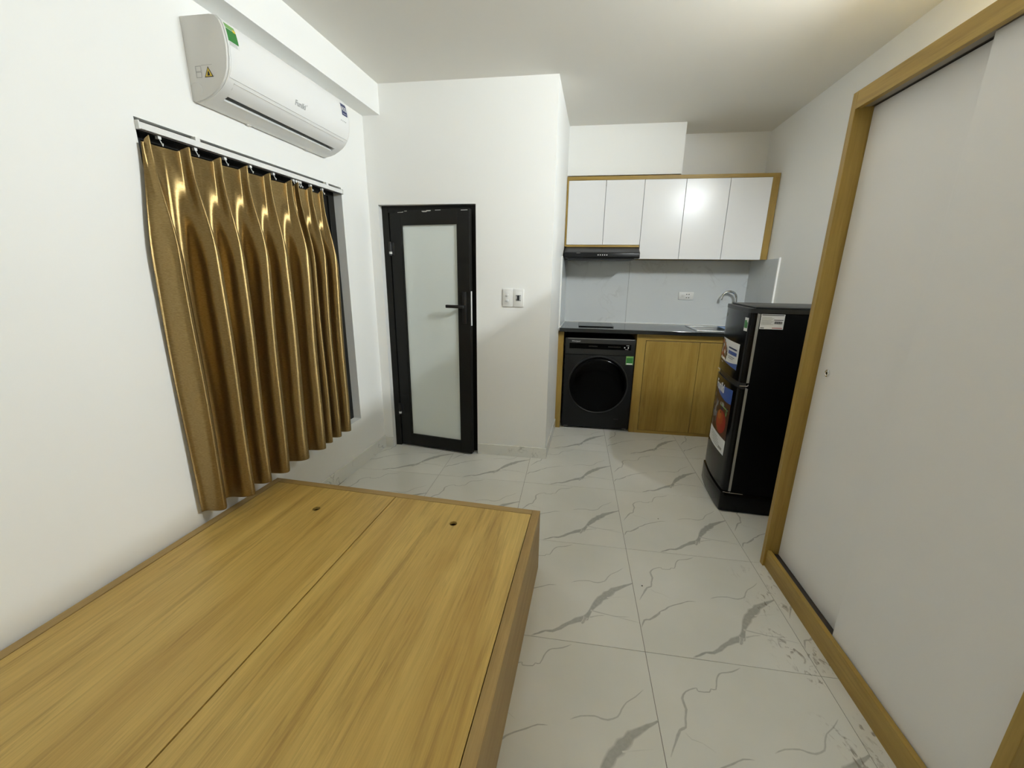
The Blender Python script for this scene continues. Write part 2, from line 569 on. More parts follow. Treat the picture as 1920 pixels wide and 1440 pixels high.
tm = tile_mesh()
for r in range(-5, 4):
    for c in range(-4, 2):
        if c == -4 and r > -2:
            continue
        o = bpy.data.objects.new('tile', tm)
        col.objects.link(o)
        o.parent = floor
        o.location = (c * 0.6, r * 0.6, 0)

struct(B().box(-2.25, 1.45, -2.95, 2.4, HC, HC + 0.1).build('ceiling', 'ceiling'), 'plain off white painted ceiling above the whole room', 'ceiling')

# window wall (with its opening) in its own frame: x out of the wall, y along it (0 at the bathroom corner)
WT0, WT1, WZ0, WZ1 = -1.497, -0.313, 0.349, 1.862
w = B()
w.box(-0.16, 0, -3.95, WT0, -0.1, HC + .02).box(-0.16, 0, WT1, 0.12, -0.1, HC + .02)
w.box(-0.16, 0, WT0, WT1, -0.1, WZ0).box(-0.16, 0, WT0, WT1, WZ1, HC + .02)
wall_left = left_place(struct(w.build('wall_left', 'paint'), 'white painted wall with the curtained window and air conditioner', 'wall'))
bm_ = B().box(0, 0.121, -3.95, 0.03, 2.357, HC + .02).build('beam', 'paint')
left_place(struct(bm_, 'white painted ceiling beam running above the air conditioner', 'beam'))

# bathroom block: front wall with a doorway, skewed side wall towards the kitchen
DX0, DX1, DZ = -1.708, -1.015, 1.812
XB0, XB1 = -0.488, -0.436
w = B()
w.box(-1.95, DX0, YB, YB + 0.11, -0.1, HC + .02).box(DX1, XB0 - 0.11, YB, YB + 0.11, -0.1, HC + .02).box(DX0, DX1, YB, YB + 0.11, DZ, HC + .02)
xe = XB1 + (XB1 - XB0) / (1.897 - YB) * (2.34 - 1.897)
w.prism([(XB0, YB), (XB0 - 0.11, YB), (XB0 - 0.11, YB + 0.11), (xe - 0.11, 2.34), (xe, 2.34)], -0.1, HC + .02)
wall_part = struct(w.build('wall_partition', 'paint'), 'white painted bathroom wall with the black framed door', 'wall')
def xside(y):
    return XB0 + (XB1 - XB0) / (1.897 - YB) * (y - YB)

wall_back = struct(B().box(-0.6, 1.45, YK, YK + 0.14, -0.1, HC + .02).build('wall_back', 'paint'), 'white painted kitchen wall behind the cabinets', 'wall')
struct(B().box(-2.0, -0.6, YK, YK + 0.14, -0.1, HC + .02).build('wall_bathroom', 'paint'), 'hidden back wall of the dark bathroom', 'wall')
struct(B().box(xside(1.897) - 0.02, 0.478, 1.897, YK + 0.02, 2.165, HC + .01).build('wall_boxing', 'paint'), 'white boxed duct above the left kitchen wall cabinets', 'wall')
wall_right = struct(B().prism([(xr(-2.95), -2.95), (xr(2.34), 2.34), (1.42, 2.34), (1.42, -2.95)], -0.1, HC + .02).build('wall_right', 'paint'), 'white painted wall behind the wardrobe and the fridge', 'wall')
struct(B().box(-2.25, 1.45, REAR - 0.14, REAR, -0.1, HC + .02).build('wall_rear', 'paint'), 'white painted wall facing the kitchen from behind the bed', 'wall')

# marble skirting
sk = B().box(0, 0.009, -3.6, 0.0, 0, 0.098, 0.001).build('baseboard_left', 'skirt')
left_place(struct(sk, 'marble tile skirting along the window wall', 'baseboard'))
sk = struct(B().box(DX1 + 0.003, XB0 + 0.002, YB - 0.008, YB + 0.001, 0, 0.085, 0.001).build('baseboard_partition', 'skirt'), 'marble tile skirting right of the bathroom door', 'baseboard')
sk = struct(B().box(-1.775, DX0 - 0.002, YB - 0.008, YB + 0.001, 0, 0.085, 0.001).build('baseboard_corner', 'skirt'), 'short marble tile skirting between window wall and bathroom door', 'baseboard')
pts = [(xside(YB) , YB - 0.006), (xside(1.67), 1.67), (xside(1.67) + 0.008, 1.67), (xside(YB) + 0.008, YB - 0.006)]
struct(B().prism(pts, 0, 0.085).build('baseboard_side', 'skirt'), 'marble tile skirting on the wall beside the washing machine', 'baseboard')

# backsplash: tiles on three walls
SY = 2.17
SZ0, SZ1 = 0.915, 1.505
B().box(xside(2.17) - 0.01, xr(2.17), SY + 0.004, YK + 0.002, SZ0, SZ1 - 0.002).build('tile_bed', 'splash_grout', wall_back)
for x0, x1 in ((xside(2.17) + 0.001, 0.1665), (0.1685, xr(2.17) - 0.001)):
    B().box(x0, x1, SY - 0.002, SY + 0.008, SZ0, SZ1, 0.0006, 1).build('tile', 'splash', wall_back)
B().prism([(xr(1.63) - 0.010, 1.63), (xr(2.168) - 0.010, 2.168), (xr(2.168) + 0.002, 2.168), (xr(1.63) + 0.002, 1.63)], 0.90, SZ1).build('tile', 'splash', wall_right)
B().prism([(xr(1.62) - 0.012, 1.618), (xr(1.63) - 0.012, 1.630), (xr(1.63) + 0.002, 1.630), (xr(1.62) + 0.002, 1.618)], 0.90, SZ1 + 0.006).build('edge_trim', 'caulk', wall_right)
B().prism([(xside(1.66), 1.66), (xside(2.168), 2.168), (xside(2.168) + 0.009, 2.168), (xside(1.66) + 0.009, 1.66)], 0.90, SZ1).build('tile', 'splash', wall_part)
B().prism([(xside(1.645), 1.645), (xside(1.66), 1.66), (xside(1.66) + 0.011, 1.66), (xside(1.645) + 0.011, 1.645)], 0.90, SZ1 + 0.006).build('edge_trim', 'caulk', wall_part)

# ------------------------------------------------------------------ window
win = thing('window_1', 'black aluminium sliding window behind the gold curtain', 'window')
left_place(win)
win['kind'] = 'structure'
f0, f1 = -0.115, -0.056
B().box(f0, f1, WT0, WT0 + 0.055, WZ0, WZ1, 0.002).box(f0, f1, WT1 - 0.055, WT1, WZ0, WZ1, 0.002).box(f0, f1, WT0 + 0.055, WT1 - 0.055, WZ0, WZ0 + 0.055, 0.002).box(f0, f1, WT0 + 0.055, WT1 - 0.055, WZ1 - 0.055, WZ1, 0.002).build('window_frame', 'alu', win)
tm_ = (WT0 + WT1) / 2
for a, b_, dx in ((WT0 + 0.05, tm_ + 0.03, -0.012), (tm_ - 0.03, WT1 - 0.05, 0.012)):
    q0, q1 = -0.088 + dx - 0.009, -0.088 + dx + 0.009
    sash = B().box(q0, q1, a, a + 0.05, WZ0 + 0.05, WZ1 - 0.05, 0.002).box(q0, q1, b_ - 0.05, b_, WZ0 + 0.05, WZ1 - 0.05, 0.002).box(q0, q1, a + 0.05, b_ - 0.05, WZ0 + 0.05, WZ0 + 0.10, 0.002).box(q0, q1, a + 0.05, b_ - 0.05, WZ1 - 0.10, WZ1 - 0.05, 0.002).build('sash', 'alu', win)
    B().box(-0.088 + dx - 0.003, -0.088 + dx + 0.003, a + 0.045, b_ - 0.045, WZ0 + 0.095, WZ1 - 0.095).build('pane', 'glass_dark', sash)

# ------------------------------------------------------------------ bathroom door
door = thing('door_1', 'black aluminium door with frosted glass panel standing ajar', 'door')
door['kind'] = 'structure'
fy0, fy1 = YB + 0.05, YB + 0.105
B().box(DX0, DX0 + 0.045, fy0, fy1, 0, DZ, 0.002).box(DX1 - 0.045, DX1, fy0, fy1, 0, DZ, 0.002).box(DX0 + 0.045, DX1 - 0.045, fy0, fy1, DZ - 0.045, DZ, 0.002).build('door_frame', 'alu', door)
leaf = thing('leaf', '', '', (-1.657, 1.052, 0), math.radians(-9.2))
for k in ('label', 'category'):
    del leaf[k]
leaf.parent = door
LW, LZ0, LZ1 = 0.615, 0.012, 1.778
st, ra = 0.088, 0.095
lf = B().box(0, st, -0.0, 0.042, LZ0, LZ1, 0.002).box(LW - st, LW, 0.0, 0.042, LZ0, LZ1, 0.002)
lf.box(st, LW - st, 0.0, 0.042, LZ0, LZ0 + ra, 0.002).box(st, LW - st, 0.0, 0.042, LZ1 - ra, LZ1, 0.002)
lf.box(st - 0.001, st + 0.008, 0.004, 0.038, LZ0 + ra, LZ1 - ra).box(LW - st - 0.008, LW - st + 0.001, 0.004, 0.038, LZ0 + ra, LZ1 - ra)
lfo = lf.build('leaf_frame', 'alu', leaf)
B().box(st - 0.003, LW - st + 0.003, 0.014, 0.022, LZ0 + ra - 0.003, LZ1 - ra + 0.003).build('glass_panel', 'frost', leaf)
hd = B().box(LW - 0.060, LW - 0.026, -0.008, 0.002, 1.015, 1.235, 0.003)
hd.cyl((LW - 0.043, -0.026, 1.135), 0.011, 0.040, 'y', 16)
hd.box(LW - 0.170, LW - 0.032, -0.050, -0.034, 1.124, 1.146, 0.004)
hd.build('handle', 'black', leaf, 40)
B().box(LW - 0.0005, LW + 0.0012, 0.012, 0.032, 1.00, 1.24).build('lock_plate', 'chip', leaf)
for z in (0.31, 1.525):
    B().cyl((0.0, -0.008, z), 0.010, 0.095, 'z', 14).cyl((0.0, -0.008, z - 0.036), 0.0105, 0.004, 'z', 14).box(-0.03, 0.03, -0.004, 0.002, z - 0.042, z + 0.042, 0.001).build('hinge', 'black', leaf, 40)
    B().cyl((0.0, -0.008, z - 0.028), 0.0108, 0.016, 'z', 14).build('hinge_pin', 'chip', leaf, 40)
rnd = random.Random(11)
chips = B()
for i in range(9):
    x = rnd.uniform(0.02, LW - 0.05); l = rnd.uniform(0.01, 0.05)
    z = LZ1 - rnd.uniform(0.004, 0.014)
    chips.box(x, x + l, -0.0008, 0.001, z, z + rnd.uniform(0.002, 0.004))
chips.build('paint_chips', 'chip', leaf)

# ------------------------------------------------------------------ switch plates on the bathroom wall
def plate(x0, x1, z0, z1, name, label, cat):
    t = thing(name, label, cat, ((x0 + x1) / 2, YB, (z0 + z1) / 2))
    hw, hh = (x1 - x0) / 2, (z1 - z0) / 2
    B().box(-hw, hw, -0.009, 0.001, -hh, hh, 0.003).build('plate', 'plastic', t, 40)
    B().box(-hw * 0.62, hw * 0.62, -0.0105, -0.008, -hh * 0.68, hh * 0.68, 0.0008).build('insert', 'plastic', t, 40)
    return t
s1 = plate(-0.824, -0.7515, 1.139, 1.262, 'light_switch', 'white light switch plate with two round buttons by the bathroom door', 'switch')
for z in (0.018, -0.018):
    B().cyl((-0.003, -0.0125, z), 0.0088, 0.006, 'y', 20, bev=0.0015).build('button', 'plastic', s1, 40)
s2 = plate(-0.7505, -0.677, 1.139, 1.262, 'network_socket', 'white wall socket plate with a black data port beside the light switch', 'socket')
B().box(-0.018, 0.018, -0.0125, -0.010, -0.020, 0.020, 0.001).build('port_surround', 'grey_line', s2)
B().box(-0.009, 0.007, -0.0135, -0.012, -0.016, 0.018, 0.002).build('port', 'ink', s2)
B().box(-0.016, -0.011, -0.0135, -0.012, -0.006, 0.012).build('contact', 'plastic', s2)
B().box(0.010, 0.015, -0.0135, -0.012, -0.014, 0.014).build('contact', 'plastic', s2)

# ------------------------------------------------------------------ air conditioner
ac = thing('air_conditioner', 'white split air conditioner mounted under the beam on the window wall', 'air conditioner')
left_place(ac)
AT0, AT1 = -1.253, -0.462
prof = [(0.0, 1.993), (0.014, 1.990), (0.05, 1.996), (0.079, 2.005), (0.108, 2.019), (0.131, 2.033), (0.150, 2.050), (0.164, 2.070), (0.175, 2.092), (0.182, 2.125), (0.185, 2.165), (0.182, 2.200), (0.176, 2.230), (0.167, 2.250), (0.152, 2.263), (0.130, 2.268), (0.0, 2.272)]
notch = [(0.0, 1.993), (0.014, 1.990), (0.05, 1.996), (0.079, 2.005), (0.090, 2.0098), (0.056, 2.055), (0.056, 2.108), (0.112, 2.108), (0.120, 2.060), (0.111, 2.0207), (0.131, 2.033), (0.150, 2.050)] + prof[7:]
cx = sum(p[0] for p in prof) / len(prof); cz = sum(p[1] for p in prof) / len(prof)
N0, N1 = AT0 + 0.052, AT1 - 0.05
body = B().prism(prof, AT0 + 0.006, N0, 'y').prism(notch, N0, N1, 'y').prism(prof, N1, AT1 - 0.006, 'y')
body.build('body', 'plastic2', ac, 35)
B().cyl((0.086, (N0 + N1) / 2, 2.078), 0.024, N1 - N0 - 0.004, 'y', 24).build('blower', 'black', ac, 40)
B().prism([(0.088, 2.0075), (0.091, 2.0085), (0.087, 2.018), (0.084, 2.017)], N0 + 0.004, N1 - 0.004, 'y').build('louver', 'plastic', ac)
# side caps: a little larger than the body, rounded rim
for a, b_ in ((AT0, AT0 + 0.008), (AT1 - 0.008, AT1)):
    cap = [(cx + (p[0] - cx) * 0.995 if p[0] > 0 else 0.0, cz + (p[1] - cz) * 0.995) for p in prof]
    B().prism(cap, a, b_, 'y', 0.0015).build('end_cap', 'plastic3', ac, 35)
rim = [(x * 1.005 + 0.001, y_, z_) for (x, z_) in prof[1:-1] for y_ in (AT0 + 0.011,)]
B().tube(rim, 0.0035, 8).build('rim', 'plastic', ac, 60)
# front panel: a thin shell over the front
def ac_w(z):
    P = prof[3:15]
    for (w0, z0), (w1, z1) in zip(P, P[1:]):
        if z0 <= z <= z1:
            return w0 + (w1 - w0) * (z - z0) / (z1 - z0)
    return 0.18
shell_in = [p for p in prof if p[1] >= 2.06 and p[0] > 0.12]
shell_out = [(p[0] + 0.0028 * (1 if p[1] < 2.262 else 0.5), p[1] + (0.002 if p[1] > 2.24 else 0)) for p in shell_in]
B().prism(shell_in + shell_out[::-1], AT0 + 0.016, AT1 - 0.010, 'y').build('front_panel', 'plastic2', ac, 35)
# seam under the panel
B().tube([(0.157, AT0 + 0.045, 2.0595), (0.1572, AT1 - 0.03, 2.0595)], 0.0016, 6).build('seam', 'plastic3', ac)
B().tube([(0.157, AT0 + 0.045, 2.0595), (0.142, AT0 + 0.047, 2.043), (0.120, AT0 + 0.050, 2.027), (0.104, AT0 + 0.054, 2.018)], 0.0010, 6).build('seam', 'plastic3', ac)
for t_ in (-1.0, -0.62):
    B().box(0.002, 0.016, t_ - 0.010, t_ + 0.010, 1.987, 1.993, 0.001).build('clip', 'plastic3', ac)
def ac_patch(t0, t1, z0, z1, off, n=6):
    b_ = B()
    for i in range(n):
        za, zb = z0 + (z1 - z0) * i / n, z0 + (z1 - z0) * (i + 1) / n
        wa, wb = ac_w(za) + 0.0028 + off, ac_w(zb) + 0.0028 + off
        if zb > 2.245: wb -= 0.0
        b_.poly([(wa, t0, za), (wa, t1, za), (wb, t1, zb), (wb, t0, zb)])
    return b_
e = ac_patch(-1.240, -1.190, 2.172, 2.248, 0.0006).build('energy_label', 'paper', ac)
ac_patch(-1.238, -1.192, 2.187, 2.228, 0.0010).build('green_field', 'green', e)
ac_patch(-1.238, -1.192, 2.230, 2.246, 0.0010).build('heading', 'green_l', e)
ac_patch(-1.206, -1.194, 2.226, 2.236, 0.0014).build('star', 'yellow', e)
for k in range(3):
    ac_patch(-1.236, -1.20, 2.1745 + 0.004 * k, 2.1757 + 0.004 * k, 0.0010, 1).build('text_line', 'grey_line', e)
e = ac_patch(-0.530, -0.482, 2.178, 2.236, 0.0006).build('refrigerant_label', 'navy', ac)
def ac_text(s, size, t0, z0, m, parent, off=0.0012, name='lettering', shear=0.0, bold=0.03):
    return text(s, size, name, m, parent, lambda x, y: (ac_w(z0 + y) + 0.0028 + off, t0 + x, z0 + y), shear=shear, bold=bold)
ac_text('R32', 0.026, -0.506, 2.202, 'paper', e)
ac_patch(-0.522, -0.490, 2.186, 2.188, 0.001, 1).build('text_line', 'paper', e)
ac_text('Funiki', 0.030, -0.86, 2.098, 'logo_grey', ac, 0.0008, 'brand_lettering', 0.15, 0.035)
ac_text('\u2019', 0.022, -0.815, 2.106, 'logo_grey', ac, 0.0008, 'brand_lettering')
for k, dx in enumerate((-0.024, -0.010, 0.004, 0.016)):
    ac_patch(-0.522 + dx, -0.516 + dx, 2.146, 2.150, 0.0008, 1).build('indicator', 'grey_line', ac)
# warning marks on the side cap
sy = AT0 - 0.0006
wl = B().poly([(0.072, sy, 2.068), (0.112, sy, 2.068), (0.092, sy, 2.104)]).build('warning_label', 'ink', ac)
B().poly([(0.0765, sy - 0.0004, 2.0705), (0.1075, sy - 0.0004, 2.0705), (0.092, sy - 0.0004, 2.0985)]).build('triangle', 'yellow', wl)
B().poly([(0.086, sy - 0.0008, 2.073), (0.098, sy - 0.0008, 2.073), (0.096, sy - 0.0008, 2.082), (0.092, sy - 0.0008, 2.090), (0.088, sy - 0.0008, 2.082)]).build('flame', 'ink', wl)
sq = B()
for zc in (2.098, 2.078):
    for (x0, x1, z0, z1) in ((0.035, 0.060, zc + 0.008, zc + 0.0092), (0.035, 0.060, zc - 0.0092, zc - 0.008), (0.035, 0.0362, zc - 0.009, zc + 0.009), (0.0588, 0.060, zc - 0.009, zc + 0.009)):
        sq.poly([(x0, sy, z0), (x1, sy, z0), (x1, sy, z1), (x0, sy, z1)])
sq.poly([(0.062, sy, 2.108), (0.112, sy, 2.108), (0.112, sy, 2.1088), (0.062, sy, 2.1088)])
sq.build('symbol_box', 'grey_line', ac)
arc = [(0.022 + 0.03 * math.cos(a), sy, 2.025 + 0.03 * math.sin(a)) for a in [i * math.pi / 10 - 0.6 for i in range(12)]]
B().tube(arc, 0.0007, 6).build('pipe_knockout', 'plastic', ac)

# ------------------------------------------------------------------ curtain rail and curtain
rail = thing('curtain_rail', 'white metal curtain rail across the top of the window', 'curtain rail')
left_place(rail)
B().box(-0.022, 0.012, WT0 + 0.004, WT1 - 0.004, 1.826, 1.848, 0.0015).build('track', 'plastic', rail)
B().box(-0.012, 0.002, WT0 + 0.004, WT1 - 0.004, 1.8225, 1.8265).build('slot', 'dark_track', rail)
for t_ in (-1.497, -0.318):
    B().box(-0.024, 0.016, t_, t_ + 0.005, 1.8225, 1.851, 0.001).build('end_stop', 'plastic', rail)
for t_ in (-1.27, -0.46):
    B().box(-0.012, 0.010, t_ - 0.010, t_ + 0.010, 1.846, 1.862, 0.001).build('bracket', 'plastic', rail)
rung = [(-1.42), (-1.28), (-1.145), (-1.012), (-0.872), (-0.735), (-0.715), (-0.698), (-0.682), (-0.600), (-0.50)]
ctop = [-1.489, -1.349, -1.209, -1.079, -0.946, -0.800, -0.752, -0.647, -0.548]
cbot = [-1.520, -1.392, -1.271, -1.165, -1.008, -0.866, -0.779, -0.688, -0.585]
ZT, ZBOT = 1.803, 0.366
def curtain():
    nf = len(ctop)
    K = 36
    NZ = 64
    verts, faces = [], []
    rr = random.Random(5)
    ph = [rr.uniform(0, 6.28) for _ in range(nf)]
    am = [rr.uniform(0.88, 1.1) for _ in range(nf)]
    cols = []
    for i in range(nf):
        for k in range(K):
            cols.append((i, k / K))
    cols.append((nf - 1, 1.0))
    for j in range(NZ + 1):
        v = j / NZ
        z = ZT + (ZBOT - ZT) * v
        s = min(v / 0.30, 1.0); s = s * s * (3 - 2 * s)           # how far the pleats have opened
        T = []
        for i in range(nf):
            u = v ** 0.85
            T.append(ctop[i] + (cbot[i] - ctop[i]) * u + 0.006 * math.sin(ph[i] + v * 3.2) * s)
        edges = [T[0] - (0.012 + 0.030 * s)] + [(T[i] + T[i + 1]) / 2 - 0.004 for i in range(nf - 1)] + [T[-1] + 0.010 + 0.035 * s]
        for (i, f) in cols:
            e0, e1 = edges[i], edges[i + 1]
            c = T[i]
            q = f * 2 - 1                                           # -1 .. 1 across the fold
            half = (c - e0) if q < 0 else (e1 - c)
            width = e1 - e0
            A = (0.045 * (1 - s) + 0.098 * s) * am[i] * min(1.0, 0.45 + width / 0.13 * 0.6)
            if i == 0 or i == nf - 1:
                A *= 0.9
            pinch = math.exp(-(q / 0.14) ** 2) - 0.45 * math.exp(-(q / 0.05) ** 2) * (1 - s)
            opened = 0.5 + 0.5 * math.cos(math.pi * min(1, abs(q)) ** 0.88)
            prof_ = pinch * (1 - s) + opened * s
            squeeze = 0.32 * (1 - s) * math.exp(-(q / 0.42) ** 2)   # cloth gathered towards the pinch
            over = -0.115 * s * math.sin(2 * math.pi * q)                 # folds lean over their valleys a little
            t = c + half * (abs(q) * (1 if q >= 0 else -1) - squeeze * q - over)
            wv = 0.016 + A * prof_
            wv += 0.0035 * math.sin(9 * v + ph[i] * 2 + q * 2) * s
            wv += 0.006 * (1 - s) * math.sin((q + 1) * math.pi) * 0.5
            dz = 0.0
            if j == NZ:
                dz = 0.004 * math.sin(ph[i])
            if j == 0:
                dz = 0.024 * math.exp(-(q / 0.25) ** 2) - 0.020
            verts.append((wv, t, z + dz + (0.012 * (1 - v) if False else 0)))
    n = len(cols)
    for j in range(NZ):
        for k in range(n - 1):
            a = j * n + k
            faces.append((a, a + n, a + n + 1, a + 1))
    me = bpy.data.meshes.new('cloth')
    me.from_pydata(verts, [], faces)
    uv = me.uv_layers.new(name='weave')                            # u runs down the cloth, for the satin sheen
    for lp in me.loops:
        j, k = divmod(lp.vertex_index, n)
        uv.data[lp.index].uv = (1 - j / NZ, k / (n - 1))
    return me
cur = thing('curtain', 'gold satin pleated curtain hanging over the window beside the bed', 'curtain')
left_place(cur)
cl = link('cloth', curtain(), 'satin', cur, 180)
for t_ in rung:
    B().box(-0.010, 0.004, t_ - 0.006, t_ + 0.006, 1.812, 1.8222, 0.001).tube([(0.000, t_, 1.814), (0.006, t_, 1.802), (0.012, t_, 1.790), (0.014, t_, 1.798)], 0.0018, 6).build('hook', 'plastic', cur)
so = cl.modifiers.new('thickness', 'SOLIDIFY')
so.thickness = 0.0022
so.offset = 0
sb = cl.modifiers.new('smooth', 'SUBSURF')
sb.levels = 1; sb.render_levels = 1

# ------------------------------------------------------------------ bed platform
bed = thing('bed', 'low oak laminate platform bed with two lift-up panels against the window wall', 'bed')
left_place(bed)
BW, BZ, BT1, BT0 = 1.407, 0.305, -1.132, -3.14
ft = 0.035
B().box(BW - ft, BW, BT0, BT1, 0, BZ, 0.0012).build('side_rail', 'oak_edge_y', bed)
B().box(0.012, 0.012 + ft, BT0, BT1, 0, BZ, 0.0012).build('side_rail', 'oak_edge_y', bed)
B().box(0.012 + ft, BW - ft, BT1 - ft, BT1, 0, BZ, 0.0012).build('foot_rail', 'oak_edge_x', bed)
B().box(0.012 + ft, BW - ft, BT0, BT0 + ft, 0, BZ, 0.0012).build('head_rail', 'oak_edge_x', bed)
B().box(0.690, 0.718, BT0 + ft, BT1 - ft, 0, BZ - 0.0132).build('centre_rail', 'oak_edge_y', bed)
B().box(0.05, BW - ft - 0.003, BT0 + ft, BT1 - ft, 0.02, 0.03).build('storage_floor', 'oak_edge_y', bed)
def holed_panel(x0, x1, y0, y1, z0, z1, hx, hy, r, q=0.05, n=32):
    b_ = B()
    bm = b_.bm
    def ringpts(rad, z, square=False):
        out = []
        for k in range(n):
            a = 2 * math.pi * k / n
            c, s = math.cos(a), math.sin(a)
            if square:
                m_ = q / max(abs(c), abs(s))
                out.append(bm.verts.new((hx + c * m_, hy + s * m_, z)))
            else:
                out.append(bm.verts.new((hx + rad * c, hy + rad * s, z)))
        return out
    ct, st_, cb, sb_ = ringpts(r, z1), ringpts(0, z1, True), ringpts(r, z0), ringpts(0, z0, True)
    for k in range(n):
        j = (k + 1) % n
        bm.faces.new((ct[k], st_[k], st_[j], ct[j]))
        bm.faces.new((cb[j], sb_[j], sb_[k], cb[k]))
        bm.faces.new((cb[k], ct[k], ct[j], cb[j]))
    for (a0, a1, c0, c1) in ((x0, hx - q, y0, y1), (hx + q, x1, y0, y1), (hx - q, hx + q, y0, hy - q), (hx - q, hx + q, hy + q, y1)):
        b_.box(a0, a1, c0, c1, z0, z1)
    return b_
y1_ = BT1 - ft - 0.002
holed_panel(0.050, 0.7014, BT0 + ft, y1_, BZ - 0.013, BZ - 0.0015, 0.399, -1.342, 0.0165).build('panel', 'oak_bed', bed)
holed_panel(0.7066, BW - ft - 0.003, BT0 + ft, y1_, BZ - 0.013, BZ - 0.0015, 1.05, -1.312, 0.0165).build('panel', 'oak_bed2', bed)

# ------------------------------------------------------------------ wardrobe with sliding doors
wd = thing('wardrobe', 'tall oak framed wardrobe with two white sliding doors', 'wardrobe', (0.645, 0.010, 0))
WL, WH, WD = 1.095, 2.012, 0.525
B().box(0, WD, -0.028, 0, 0, WH, 0.001).build('side_panel', 'oak_z', wd)
B().box(0, WD, -WL, -WL + 0.028, 0, WH, 0.001).build('side_panel', 'oak_z', wd)
B().box(0.0, 0.018, -WL + 0.028, -0.028, 1.953, WH, 0.001).build('header', 'oak_y', wd)
B().box(0.018, WD, -WL + 0.028, -0.028, WH - 0.020, WH, 0.001).build('top_board', 'oak_y', wd)
B().box(0.010, 0.028, -WL + 0.028, -0.028, 0, 0.088, 0.001).build('plinth', 'oak_y', wd)
B().box(0.028, WD, -WL + 0.028, -0.028, 0.03, 0.070).build('bottom_board', 'dark_track', wd)
B().box(WD - 0.01, WD, -WL + 0.028, -0.028, 0.07, WH - 0.02).build('back_board', 'white_lam', wd)
B().box(0.018, 0.052, -WL + 0.028, -0.028, 1.9605, WH - 0.02).build('track', 'track_grey', wd)
B().box(0.052, 0.10, -WL + 0.028, -0.028, 1.9605, WH - 0.02).build('track', 'dark_track', wd)
B().box(0.060, 0.076, -0.60, -0.030, 0.0725, 1.958, 0.001).build('sliding_door', 'ward_panel', wd)
B().box(0.0315, 0.0475, -WL + 0.03, -0.505, 0.0725, 1.958, 0.001).build('sliding_door', 'ward_panel', wd)
lk = B().lathe([(0.0, -0.005), (0.007, -0.005), (0.0085, -0.003), (0.011, -0.005), (0.0145, -0.004), (0.0155, 0.0)], (0.0603, -0.100, 0.985), 'x', 24).build('lock', 'chrome', wd, 40)
B().box(0.0545, 0.0556, -0.102, -0.098, 0.980, 0.990).build('keyhole', 'dark_in', lk)

# ------------------------------------------------------------------ kitchen wall cabinet
CY = 1.86
XL_, XR_ = xside(CY) + 0.002, xr(CY) - 0.003
wc = thing('wall_cabinet', 'white five door kitchen wall cabinet with an oak surround', 'cabinet', (0, CY, 0))
CT = 2.150
dep = YK - 0.024 - CY
B().box(XL_, XR_, 0, 0.036, 2.122, CT, 0.001).build('top_rail', 'oak_x', wc)
B().box(XL_, XR_, 0.036, dep, 2.132, CT).build('top_board', 'oak_x', wc)
B().box(XL_, XL_ + 0.014, 0, dep, 1.60, 2.122, 0.001).build('side_panel', 'oak_z', wc)
B().box(1.157, XR_, 0, dep, 1.505, 2.122, 0.001).build('side_panel', 'oak_z', wc)
B().box(0.172, 0.190, 0.02, dep, 1.507, 2.122).build('divider', 'oak_z', wc)
B().box(XL_ + 0.014, 0.190, 0.0, dep, 1.598, 1.614, 0.001).build('bottom_board', 'oak_x', wc)
B().box(0.190, 1.157, 0.02, dep, 1.507, 1.523, 0.001).build('bottom_board', 'oak_x', wc)
B().box(XL_, 1.157, dep - 0.006, dep, 1.60, 2.13).build('back_board', 'white_lam', wc)
for x0, x1, z0 in ((XL_ + 0.014, -0.115, 1.616), (-0.115, 0.193, 1.616), (0.193, 0.517, 1.503), (0.517, 0.850, 1.503), (0.850, 1.157, 1.503)):
    B().box(x0 + 0.0016, x1 - 0.0016, -0.001, 0.017, z0, 2.120, 0.0012).build('door', 'white_lam', wc)

# ------------------------------------------------------------------ range hood
hd_ = thing('range_hood', 'slim black range hood with five white buttons under the wall cabinet', 'range hood', (0, 0, 0))
HX0, HX1 = xside(1.9) + 0.002 - 0.0, 0.188
hx0f = xside(1.75) + 0.004
prof_h = [(1.755, 1.503), (1.750, 1.510), (1.750, 1.543), (1.756, 1.548), (1.862, 1.597), (2.165, 1.597), (2.165, 1.503)]
B().prism(prof_h, HX0 + 0.004, HX1, 'x', 0.0015).build('body', 'hood', hd_, 40)
def hood_slope(x0, x1, f0, f1, off):
    P = lambda f: (1.756 + (1.862 - 1.756) * f, 1.548 + (1.597 - 1.548) * f)
    (ya, za), (yb, zb) = P(f0), P(f1)
    n = Vector((0, -(1.597 - 1.548), (1.862 - 1.756))).normalized() * off
    return [(x0, ya + n.y, za + n.z), (x1, ya + n.y, za + n.z), (x1, yb + n.y, zb + n.z), (x0, yb + n.y, zb + n.z)]
B().poly(hood_slope(HX0 + 0.012, HX1 - 0.006, 0.05, 0.985, 0.0008)).build('top_plate', 'hood_grey', hd_)
vt = B()
for k in range(24):
    x = -0.225 + k * 0.009
    vt.poly(hood_slope(x, x + 0.0055, 0.66, 0.95, 0.0014))
vt.build('vent_slots', 'hood', hd_, kind='stuff')
B().poly(hood_slope(-0.122, -0.117, 0.05, 0.98, 0.0016)).build('seam', 'hood', hd_)
for k in range(5):
    x = -0.150 + k * 0.0178
    B().cyl((x, 1.7495, 1.5275), 0.0042, 0.003, 'y', 14).build('button', 'light_dot', hd_)
B().box(-0.33, -0.298, 1.7492, 1.7502, 1.5525 - 0.012, 1.5555 - 0.012).build('brand_mark', 'strip', hd_)
B().box(HX0 + 0.03, HX1 - 0.04, 1.768, 2.10, 1.492, 1.504, 0.002).build('filter_tray', 'hood_grey', hd_)
